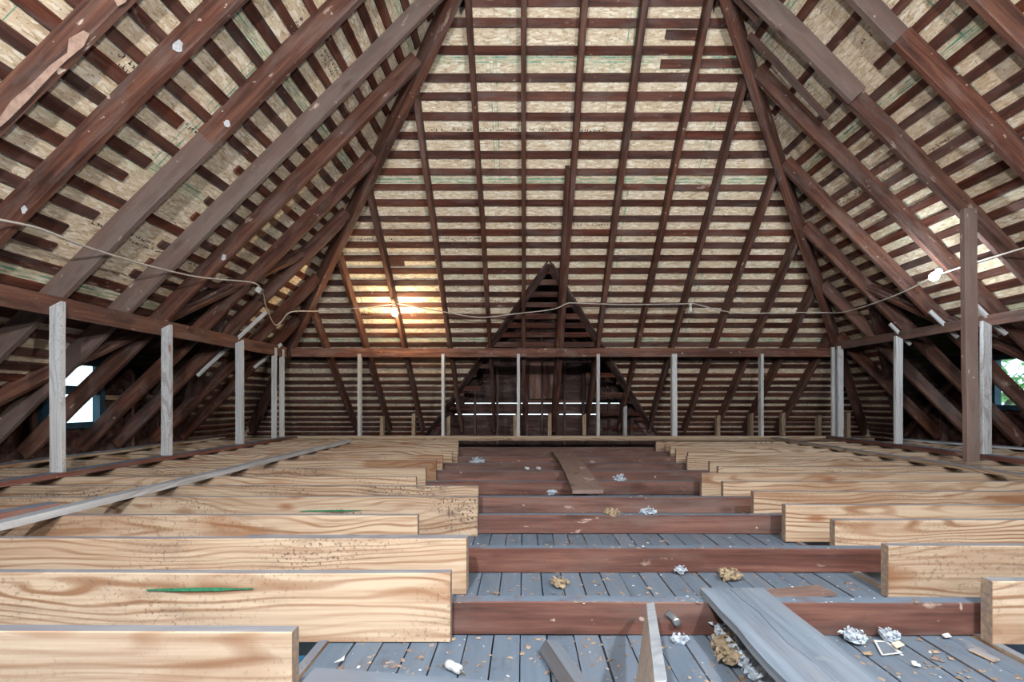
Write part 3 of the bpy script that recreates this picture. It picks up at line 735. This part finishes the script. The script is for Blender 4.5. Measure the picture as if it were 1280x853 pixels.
for u in (72, 208.5, 299):
    y = XL*F/(u+4-U0)
    stud(wl, XL-0.089, XL, y, y+0.04, -0.55, 0.70, slant=0.045)
for dy in (-0.22, 0.0): stud(wl, XL-0.14, XL-0.075, 7.17+dy, 7.21+dy, -0.55, 0.75)
board('top_plate', (XL-0.112, 1.6, 0.715), (XL-0.112, 7.3, 0.715), 0.15, 0.045, (0, 0, 1), 'rafter', wl, (0.15, 0.6, 0.95), segs=8, wob=0.01)
board('bottom_plate', (XL-0.04, 1.6, -0.568), (XL-0.04, 7.25, -0.568), 0.036, 0.12, (0, 0, 1), 'joist_old', wl, (0.0, 0.4, 1.2), segs=8, wob=0.01)
wr = struct('wall_right', 'open knee wall on the right of pale studs under a dark top plate', (4.8, 5.5, -0.586))
XR = 4.64
for u in (1124, 1233):
    y = XR*F/(u-4-U0)
    stud(wr, XR, XR+0.089, y, y+0.04, -0.55, 0.80, slant=-0.045)
for dy in (-0.12, 0.02): stud(wr, XR+0.05, XR+0.13, 7.34+dy, 7.38+dy, -0.55, 0.80)
board('top_plate', (XR+0.112, 1.6, 0.81), (XR+0.112, 7.5, 0.81), 0.11, 0.045, (0, 0, 1), 'rafter', wr, (0.35, 0.6, 0.85), segs=8, wob=0.01)
board('bottom_plate', (XR+0.03, 1.6, -0.575), (XR+0.03, 7.5, -0.575), 0.05, 0.11, (0, 0, 1), 'joist_old', wr, (0.0, 0.3, 0.9), segs=8, wob=0.01)
wb = struct('wall_back', 'open knee wall at the far end of pale studs under a dark top plate', (0.6, 7.4, -0.586))
YB = 7.38
for u in (448.5, 553.5, 648, 748, 843.5, 953):
    x = (u-U0)/F*YB; wd_ = 0.045 if u != 843.5 else 0.075
    stud(wb, x-wd_/2, x+wd_/2, YB, YB+0.089, -0.555, 0.70)
board('top_plate', (XL-0.08, YB+0.06, 0.725), (XR+0.10, YB+0.06, 0.725), 0.135, 0.045, (0, 0, 1), 'rafter', wb, (0.05, 0.6, 1.1), segs=9, wob=0.008)
board('bottom_plate', (XL+0.04, YB+0.045, -0.57), (XR-0.04, YB+0.045, -0.57), 0.036, 0.10, (0, 0, 1), 'pine', wb, (0.3, 0.2, 0.95), segs=9, wob=0.004)
for u in (478, 517.5, 561, 644, 687, 730, 781, 897, 938, 978, 1023, 1059):
    yy = 8.35; x = (u-U0)/F*yy
    dk = u == 781
    board('cripple_stud', (x, yy, -0.66), (x, yy, -0.27+(0.14 if dk else random.uniform(-0.04, 0.03))), 0.06, 0.09, (1, 0, 0), 'pine' if not dk else 'pine_grey', wb, (0.8, 0.4, 0.72), segs=2, cut1=0.03)
box('eave_plate', (-4.8, 8.28, -0.70), (6.0, 8.42, -0.655), 'pine', wb, (0.4, 0.3, 0.85))

# post on the right
tag(board('post', (4.065, 4.40, -0.562), (4.005, 4.36, 1.72), 0.115, 0.055, (1, 0, 0), 'rafter', None, (0.8, 0.9, 1.2), segs=5, ch=0.004, wob=0.006), 'dark upright post nailed to a right rafter in front of the right knee wall', 'post')
# pale braces scabbed on to rafters behind the knee walls
for side, (ua, va, ub, vb) in (('left', (247, 470, 333, 390)), ('left', (318, 460, 352, 430)), ('right', (1112, 405, 1138, 431)), ('right', (1162, 389, 1197, 422)), ('right', (1218, 380, 1234, 396)), ('right', (1242, 406, 1258, 418))):
    fn = on_left if side == 'left' else on_right
    a, b = fn(ua, va, 0.03)*0.985, fn(ub, vb, 0.03)*0.985
    n = Vector((-1 if side == 'left' else 1, 0, 1))
    where = {(247): 'longer of the two', (318): 'shorter of the two', 1112: 'nearest the right hip', 1162: 'second from the right hip', 1218: 'just right of the post', 1242: 'nearest the right window'}[ua]
    tag(board('brace', a, b, 0.04, 0.022, n, 'pine_grey', None, (0.3, 0.2, 1.1), segs=2), 'pale new wood strip nailed beside a %s rafter, %s' % (side, where), 'brace')

# strips lying across the joists
tag(board('batten_strip', on_z(-30, 664, -0.565), on_z(436, 551.5, -0.565), 0.036, 0.07, (0, 0, 1), 'pine_grey', None, (0.2, 0.2, 1.0), segs=8, wob=0.006), 'long pale straight strip lying across the left joists towards the far wall', 'strip')
tag(board('batten_strip', on_z(1330, 604, -0.588), on_z(962, 547.5, -0.588), 0.03, 0.10, (0, 0, 1), 'pine', None, (0.7, 0.5, 0.75), segs=8, wob=0.006), 'long brownish strip lying across the right joists towards the far wall', 'strip')
tag(board('wood_offcut', on_z(-60, 655, -0.565), on_z(68, 633, -0.565), 0.04, 0.09, (0, 0, 1), 'joist_old', None, (0, 0.3, 1.2), segs=3), 'short red brown offcut lying on the left joists at the picture edge', 'offcut')
tag(board('plank', on_z(-40, 588, -0.571), on_z(275, 547, -0.571), 0.025, 0.16, (0, 0, 1), 'pine', None, (0.3, 0.8, 0.9), segs=5, wob=0.01), 'thin orange pine plank lying behind the left knee wall', 'plank')
tag(board('plank', on_z(1290, 562, -0.592), on_z(1130, 549, -0.592), 0.02, 0.20, (0, 0, 1), 'pine_grey', None, (0.2, 0.2, 1.0), segs=5, wob=0.01), 'pale plank lying behind the right knee wall', 'plank')

# ------------------------------------------------------------------ loose boards on the open floor
# grey plank with a lengthwise split, resting on the nearest old joist
def warped_plank(name, rows, th, mat, color, label, cat):
    """rows: list of (left point, right point) along the length, top surface"""
    V = []; Fc = []; c = Vector(rows[0][0]); n = len(rows)
    for l, r in rows:
        for p in (l, r): V.append(Vector(p)-c)
        for p in (r, l): V.append(Vector(p)-c-Vector((0, 0, th)))
    for i in range(n-1):
        for j in range(4):
            a, b = i*4+j, i*4+(j+1) % 4; Fc.append((a, b, b+4, a+4))
    Fc.append((3, 2, 1, 0)); Fc.append((n*4-4, n*4-3, n*4-2, n*4-1))
    # local x along the length so that the grain follows it
    x = (Vector(rows[-1][0])-Vector(rows[0][0])).normalized(); zax = Vector((0, 0, 1)); zax = (zax-x*zax.dot(x)).normalized(); yax = zax.cross(x)
    R = Matrix((x, yax, zax)).transposed()
    me = mesh([tuple(R.transposed() @ v) for v in V], Fc)
    bm = bmesh.new(); bm.from_mesh(me); bmesh.ops.recalc_face_normals(bm, faces=bm.faces); bm.to_mesh(me); bm.free()
    m = R.to_4x4(); m.translation = c+Vector((0, 0, ZC))
    return tag(obj(name, me, mat, None, m, color), label, cat)
root = empty('plank', (0.74, 1.2, -0.70)); tag(root, 'wide grey weathered plank with a lengthwise split resting on the nearest old joist', 'plank')
zt = -0.678
def plank_part(f, ylist):
    rows = [(Vector((f(y)[0], y, zt)), Vector((f(y)[1], y, zt))) for y in ylist]
    o = warped_plank('half_plank', rows, 0.026, 'plank', (0.1, 0.3, 1.05), None, None)
    mw = o.matrix_world.copy(); o.parent = root; o.matrix_local = Matrix.Translation(-Vector(root['_o'])) @ mw
    return o
ys = [1.745-0.1*i for i in range(12)]
crack = lambda y: 0.742+0.006*math.sin(y*17)+0.004*math.sin(y*41)
plank_part(lambda y: (0.632+0.003*math.sin(y*9)+0.003*math.sin(y*23), crack(y)-0.0022*max(0, (y-1.2)/0.5)), ys)
plank_part(lambda y: (crack(y)+0.0008, 0.862+0.002*math.sin(y*11)), ys)
# far twisted plank
rows = []
for i in range(13):
    f = i/12; y = 3.60+2.85*f; zz = -0.676+0.012*math.sin(math.pi*f)+0.01*f; c = 0.475+0.02*math.sin(math.pi*f); w = 0.115
    tw = 0.02*math.cos(f*3)
    rows.append((Vector((c-w, y, zz+tw*0.2)), Vector((c+w, y, zz-tw*0.2+0.01))))
warped_plank('plank', rows, 0.028, 'rafter', (0.85, 0.8, 1.15), 'warped grey brown plank lying lengthwise on the far old joists', 'plank')
# pointed board sticking up at the bottom edge
T, N, Fp = Vector((0.405, 1.60, -0.674)), Vector((0.262, 0.97, -0.566)), Vector((0.297, 1.285, -0.75))
Bp = Fp+(N-T)*0.5
tag(prism('board_offcut', [[T, N, Bp, Fp, Fp+(T-Fp)*0.5]], (0.026, 0.004, 0.004), 'pine_grey', None, (0.4, 0.3, 0.98)), 'pointed pale board standing on edge at the bottom edge of the picture', 'board')
# dusty board at the lower left
root2 = tag(board('board_offcut', on_z(376, 862, -0.700), on_z(660, 880, -0.700), 0.03, 0.13, (0, 0, 1), 'plank', None, (0.1, 0.2, 1.05), segs=5, wob=0.01), 'dusty blue grey board lying across the bottom edge beside the nearest left joist', 'board')
tag(board('wood_chunk', on_z(682, 806, -0.795), on_z(724, 866, -0.79), 0.05, 0.045, (0.3, 0, 1), 'plank', None, (0.2, 0.2, 0.8), segs=4, wob=0.012, cut0=0.03), 'dark wedge of split wood lying on the floor boards left of the pointed board', 'wood')
tag(board('shingle', on_z(930, 748, -0.812), on_z(1034, 738, -0.806), 0.008, 0.10, (0, 0, 1), 'dark', None, (0.4, 0.2, 1.6), segs=3), 'thin dark slat lying on the floor between the two nearest old joists', 'slat')
tag(board('shim', on_z(1214, 812, -0.813), on_z(1246, 826, -0.813), 0.006, 0.022, (0, 0, 1), 'pine', None, (0, 0.1, 1.15), segs=2, taper=1.2), 'pale wooden shim lying on the floor at the lower right', 'shim')

# metal pipe strap on the nearest old joist
root = empty('pipe_strap', tuple(at_y(842, 775, 1.672))); tag(root, 'grey metal strap with a round eye hanging on the nearest old joist', 'strap')
def child(name, me, mat, par, loc, rot=(0, 0, 0)):
    o = bpy.data.objects.new(name, me); COL.objects.link(o); me.materials.append(M[mat]) if not me.materials else None
    o.parent = par; o.location = loc; o.rotation_euler = rot; return o
child('plate', board_mesh(0.035, 0.02, 0.005), 'metal', root, (-0.022, 0, 0.026), (0, 0.7, 0))
child('eye', lathe_mesh([(0.006, -0.007), (0.014, -0.007), (0.014, 0.007), (0.006, 0.007)], 12), 'metal', root, (0.008, -0.006, -0.004), (math.pi/2, 0, 0))
# white porcelain knob on the floor, two more on a far joist
def knob(loc, rot, label, sc=1.0):
    r = empty('porcelain_knob', loc); r.scale = (sc,)*3; tag(r, label, 'insulator', 'porcelain knobs')
    child('body', lathe_mesh([(0.004, -0.028), (0.013, -0.027), (0.014, -0.012), (0.0125, -0.004), (0.0125, 0.004), (0.014, 0.012), (0.013, 0.027), (0.006, 0.028)], 12), 'white', r, (0, 0, 0), rot)
    child('nail', tube_mesh([(0, 0, 0.028), (0, 0, 0.045)], 0.002), 'metal', r, (0, 0, 0), rot)
p = on_z(567, 834, -0.806); knob(tuple(p), (1.57, 0.1, 0.9), 'small white porcelain wire knob lying on the near floor boards')
for u, lb in ((658.5, 'left'), (673, 'right')):
    p = at_y(u, 585.5, 4.72); knob(tuple(p), (1.57, 0, 0.6), 'tiny %s-hand porcelain knob of a pair on a far old joist' % lb)

# papers
def sheet(name, pts, z, mat, label):
    P_ = [on_z(u, v, z) for u, v in pts]
    return tag(prism(name, [P_], (0, 0, 0.002), mat), label, 'paper')
root = empty('photo_print', tuple(on_z(1108, 812, -0.815))); tag(root, 'small old photograph with a pale border lying on the right floor boards', 'photo')
def kid(o, par):
    mw = o.matrix_world.copy(); o.parent = par; o.matrix_local = Matrix.Translation(-Vector(par['_o'])) @ mw; return o
kid(prism('border', [[on_z(u, v, -0.815) for u, v in ((1092, 801), (1108, 802), (1128, 817), (1102, 820))]], (0, 0, 0.002), 'white'), root)
kid(prism('picture', [[on_z(u, v, -0.8125) for u, v in ((1096, 803), (1107, 803.5), (1122, 816), (1104, 818))]], (0, 0, 0.001), 'plank'), root)
sheet('paper_scrap', ((1114, 805), (1124, 802), (1131, 807), (1121, 811)), -0.80, 'paper', 'crumpled beige paper scrap beside the old photograph')
sheet('paper_scrap', ((1177, 794), (1185, 792), (1190, 797), (1181, 798)), -0.812, 'white', 'white paper scrap by the nearest old joist on the right')
sheet('paper_scrap', ((1078, 817), (1088, 815), (1090, 819), (1080, 819)), -0.812, 'rag', 'small orange paper scrap left of the old photograph')
sheet('paper_scrap', ((1139, 829), (1150, 831), (1151, 834), (1141, 832)), -0.812, 'white', 'narrow white paper scrap in front of the old photograph')
sheet('paper_scrap', ((428, 823), (431, 820), (430, 826), (418, 829)), -0.808, 'white', 'torn white scrap on the floor near the left joist ends')

# insulation tufts: clumps of many curled fibres
def tuft(name, centres, r, n, mat, label, cat, flat=0.5):
    V = []; Fc = []; c0 = Vector(centres[0])
    for _ in range(n):
        c = Vector(random.choice(centres)); d = Vector((random.gauss(0, 1), random.gauss(0, 1), abs(random.gauss(0, 1))*flat)); d = d*min(1, 1.9/max(d.length, 1e-6))*r*0.5
        p = c+d-c0; a = Vector((random.uniform(-1, 1), random.uniform(-1, 1), random.uniform(-0.6, 0.9))).normalized()*random.uniform(0.3, 0.8)*r*0.5
        b = a.orthogonal().normalized()*random.uniform(0.15, 0.4)*r*0.5; e = a.cross(b).normalized()*r*0.12
        k = len(V); V += [p-a, p+b+e, p+a, p-b+e, p-e]; Fc += [(k, k+1, k+4), (k+1, k+2, k+4), (k+2, k+3, k+4), (k+3, k, k+4), (k, k+3, k+2, k+1)]
    bm = bmesh.new(); me = mesh([tuple(v) for v in V], Fc); bm.from_mesh(me)
    for c in centres:
        g = bmesh.ops.create_icosphere(bm, subdivisions=2, radius=1.0)
        for v in g['verts']:
            k = r*(0.75+0.55*mnoise.noise(v.co*2.3+Vector(c)*9)); v.co = Vector((v.co.x*k, v.co.y*k, v.co.z*k*0.55))+Vector(c)-c0
    bm.to_mesh(me); bm.free()
    return tag(obj(name, me, mat, None, Matrix.Translation(c0+Vector((0, 0, ZC)))), label, cat)
line = [on_z(908+i*7.0, 790+i*7.5, -0.80) for i in range(9)]
tuft('insulation_clump', line, 0.06, 420, 'fluff', 'long white clump of fluffy insulation on the floor under the grey plank', 'insulation')
root = tuft('rag', [on_z(u, v, -0.795) for u, v in ((904, 806), (914, 804), (922, 800), (928, 804), (914, 820))], 0.045, 160, 'rag', 'crumpled beige rag lying on the white insulation', 'rag')
for u, v, zz, r, n, lb in ((850, 713, -0.80, 0.03, 60, 'white fluff tuft at the foot of the second old joist, centre'), (912, 720, -0.80, 0.05, 80, 'beige fluff tuft at the foot of the second old joist, right of centre'),
                       (1066, 796, -0.80, 0.04, 70, 'white fluff tuft at the foot of the nearest old joist, right of the plank'), (1112, 795, -0.80, 0.035, 70, 'white fluff tuft at the nearest old joist behind the old photograph'),
                       (690, 616, -0.70, 0.04, 60, 'white fluff tuft on the fourth old joist in the middle'), (660, 637, -0.80, 0.04, 50, 'white fluff tuft behind the third old joist'), (700, 730, -0.808, 0.04, 60, 'pale crumb heap on the floor between the two nearest old joists'),
                       (765, 642, -0.70, 0.05, 50, 'pinkish fluff on the third old joist'), (810, 641, -0.70, 0.05, 60, 'grey fluff on the third old joist at its right'), (775, 600, -0.70, 0.06, 50, 'grey fluff right of the warped far plank'), (597, 578, -0.70, 0.08, 60, 'grey fluff on a far old joist at its left'), (850, 800, -0.812, 0.03, 30, 'small white fluff right of the pointed board')):
    tuft('insulation_tuft', [on_z(u, v, zz)], r, n, 'fluff' if 'beige' not in lb and 'crumb' not in lb and 'pink' not in lb else 'rag', lb, 'insulation')

# loose crumbs over the open floor
def crumbs(name, n, mat, label, size, bias=None):
    V = []; Fc = []
    for _ in range(n):
        y = 1.0+5.8*random.random()**1.7; x = random.uniform(-0.6, 1.5) if y < 4 else random.uniform(-0.9, 1.6)
        zb = -0.82
        for i in range(10):
            yj = OY[i]
            if yj-0.005 < y < yj+0.06: zb = -0.705
        s = size*random.uniform(0.35, 1.3)*random.random()**0.6; an = random.uniform(0, 6.3); ca, sa = math.cos(an), math.sin(an); asp = random.uniform(0.25, 1)
        k = len(V)
        for (a, b, zz) in ((-1, -1, 0), (1, -0.8, 0), (0.9, 1, 0), (-1, 0.8, 0), (0.1, 0, 0.7)):
            V.append((x+(a*ca-b*asp*sa)*s, y+(a*sa+b*asp*ca)*s, zb+zz*s*0.6+ZC))
        Fc += [(k, k+1, k+4), (k+1, k+2, k+4), (k+2, k+3, k+4), (k+3, k, k+4), (k+3, k+2, k+1, k)]
    return tag(obj(name, mesh(V, Fc), mat), label, 'debris', None, 'stuff')
crumbs('plaster_crumbs', 3600, 'chip', 'beige plaster crumbs and dirt scattered over the open floor', 0.011)
crumbs('paper_crumbs', 900, 'white', 'white flecks of paper and lint scattered over the open floor', 0.007)
crumbs('bark_splinters', 420, 'dark', 'dark bark and slate splinters scattered over the open floor', 0.018)

# ------------------------------------------------------------------ wiring and bulbs
pts = [on_left(u, v)*0.985 for u, v in ((-70, 262), (0, 275), (50, 286), (100, 306), (160, 325), (200, 336), (245, 346), (282, 350), (318, 354), (328, 366), (333, 385), (343, 406), (352, 402), (364, 390))]
pts += [on_back(u, v)*0.99 for u, v in ((400, 389), (450, 385), (487, 381), (500, 380), (520, 384), (560, 391), (600, 397), (640, 393), (690, 387), (708, 380), (720, 379), (780, 381), (858, 380), (868, 380), (900, 388), (930, 392), (985, 391), (1030, 391))]
pts += [on_right(u, v)*0.985 for u, v in ((1050, 391), (1075, 385), (1110, 373), (1140, 360), (1165, 347), (1190, 338), (1230, 325), (1260, 316), (1280, 310), (1340, 294))]
def smooth(p, n=4):
    out = []
    for i in range(len(p)-1):
        a, b, c, d = p[max(i-1, 0)], p[i], p[i+1], p[min(i+2, len(p)-1)]
        for k in range(n):
            t = k/n; out.append(0.5*((2*b)+(c-a)*t+(2*a-5*b+4*c-d)*t*t+(3*b-a-3*c+d)*t**3))
    out.append(p[-1]); return out
sp = smooth(pts); c0 = sp[0].copy()
tag(obj('electric_cord', tube_mesh([p-c0 for p in sp], 0.0085), 'cord', None, Matrix.Translation(c0+Vector((0, 0, ZC)))), 'pale electric cord strung along the rafters from left to right', 'cord')
jb = empty('junction_box', tuple(on_left(325, 361)*0.98)); tag(jb, 'small metal junction box on a left rafter where the cord drops', 'box')
child('case', board_mesh(0.07, 0.07, 0.04, segs=1, ch=0.006), 'metal', jb, (-0.035, 0, 0), (0, 0.6, 0)); child('cover', board_mesh(0.06, 0.06, 0.006, segs=1), 'socket', jb, (-0.03, -0.024, 0), (0, 0.6, 0))
def bulb(pos, mat, label, tilt=(0, 0, 0), s=1.0):
    r = empty('light_bulb', tuple(pos)); tag(r, label, 'bulb', 'bare bulbs on the cord')
    child('socket', lathe_mesh([(0.014*s, 0.0), (0.030*s, -0.004), (0.030*s, -0.03), (0.018*s, -0.045)]), 'socket', r, (0, 0, 0.0), tilt)
    child('glass', lathe_mesh([(0.016*s, -0.045), (0.022*s, -0.055), (0.036*s, -0.085), (0.038*s, -0.105), (0.030*s, -0.13), (0.012*s, -0.143)], 16), mat, r, (0, 0, 0), tilt)
    return r
bulb(on_back(493.5, 383)*0.985, 'warm', 'glowing warm bare bulb on the far slope left of centre', s=1.15)
bulb(on_back(863, 379)*0.985, 'socket', 'unlit bare bulb on the far slope right of centre', s=0.8)
bulb(on_right(1176, 336)*0.955, 'cool', 'glaring white bare bulb beside the post on the right', tilt=(0, 0.7, 0), s=1.1)
bulb(Vector((-0.5, -0.3, 1.6)), 'front', 'added fill bulb hanging from the left slope behind the camera', s=1.2)  # this bulb and the next are added fill, out of view
bulb(Vector((1.4, -0.3, 1.6)), 'front', 'added fill bulb hanging from the right slope behind the camera', s=1.2)
tag(obj('electric_cord', tube_mesh([Vector((-0.5, -0.3, 1.597+ZC)), Vector((-0.5, -0.3, 4.1+ZC))], 0.006), 'cord'), 'cord added for the fill bulb on the left behind the camera', 'cord')
tag(obj('electric_cord', tube_mesh([Vector((1.4, -0.3, 1.597+ZC)), Vector((1.4, -0.3, 4.4+ZC))], 0.006), 'cord'), 'cord added for the fill bulb on the right behind the camera', 'cord')

# ------------------------------------------------------------------ outdoors, seen through the windows
tag(obj('ground', mesh([(-60, -60, -6), (60, -60, -6), (60, 60, -6), (-60, 60, -6)], [(0, 1, 2, 3)]), 'grass'), 'lawn far below outside the house', None, None, 'structure')
tc = ray(1266, 484)*13.0
tr = empty('tree', (tc.x, tc.y, -6.8)); tag(tr, 'leafy green tree outside the right dormer window', 'tree')
child('trunk', tube_mesh([(0, 0, 0), (0.1, 0, 3.5), (0, 0.1, 7.0)], lambda f: 0.22-0.12*f, 8), 'dark', tr, (0, 0, 0))
V = []; Fc = []
for _ in range(700):
    d = Vector((random.gauss(0, 1), random.gauss(0, 1), random.gauss(0, 0.9))).normalized()*2.1*random.random()**0.4+Vector((0, 0, 6.9))
    a = Vector((random.uniform(-1, 1), random.uniform(-1, 1), random.uniform(-1, 1))).normalized()*random.uniform(0.1, 0.2); b = a.orthogonal().normalized()*0.08; k = len(V)
    V += [tuple(d-a), tuple(d+b), tuple(d+a), tuple(d-b)]; Fc.append((k, k+1, k+2, k+3))
cr_ = child('foliage', mesh(V, Fc), 'leaf', tr, (0, 0, 0)); cr_['kind'] = 'stuff'
for o in list(bpy.data.objects):
    if '_o' in o: del o['_o']
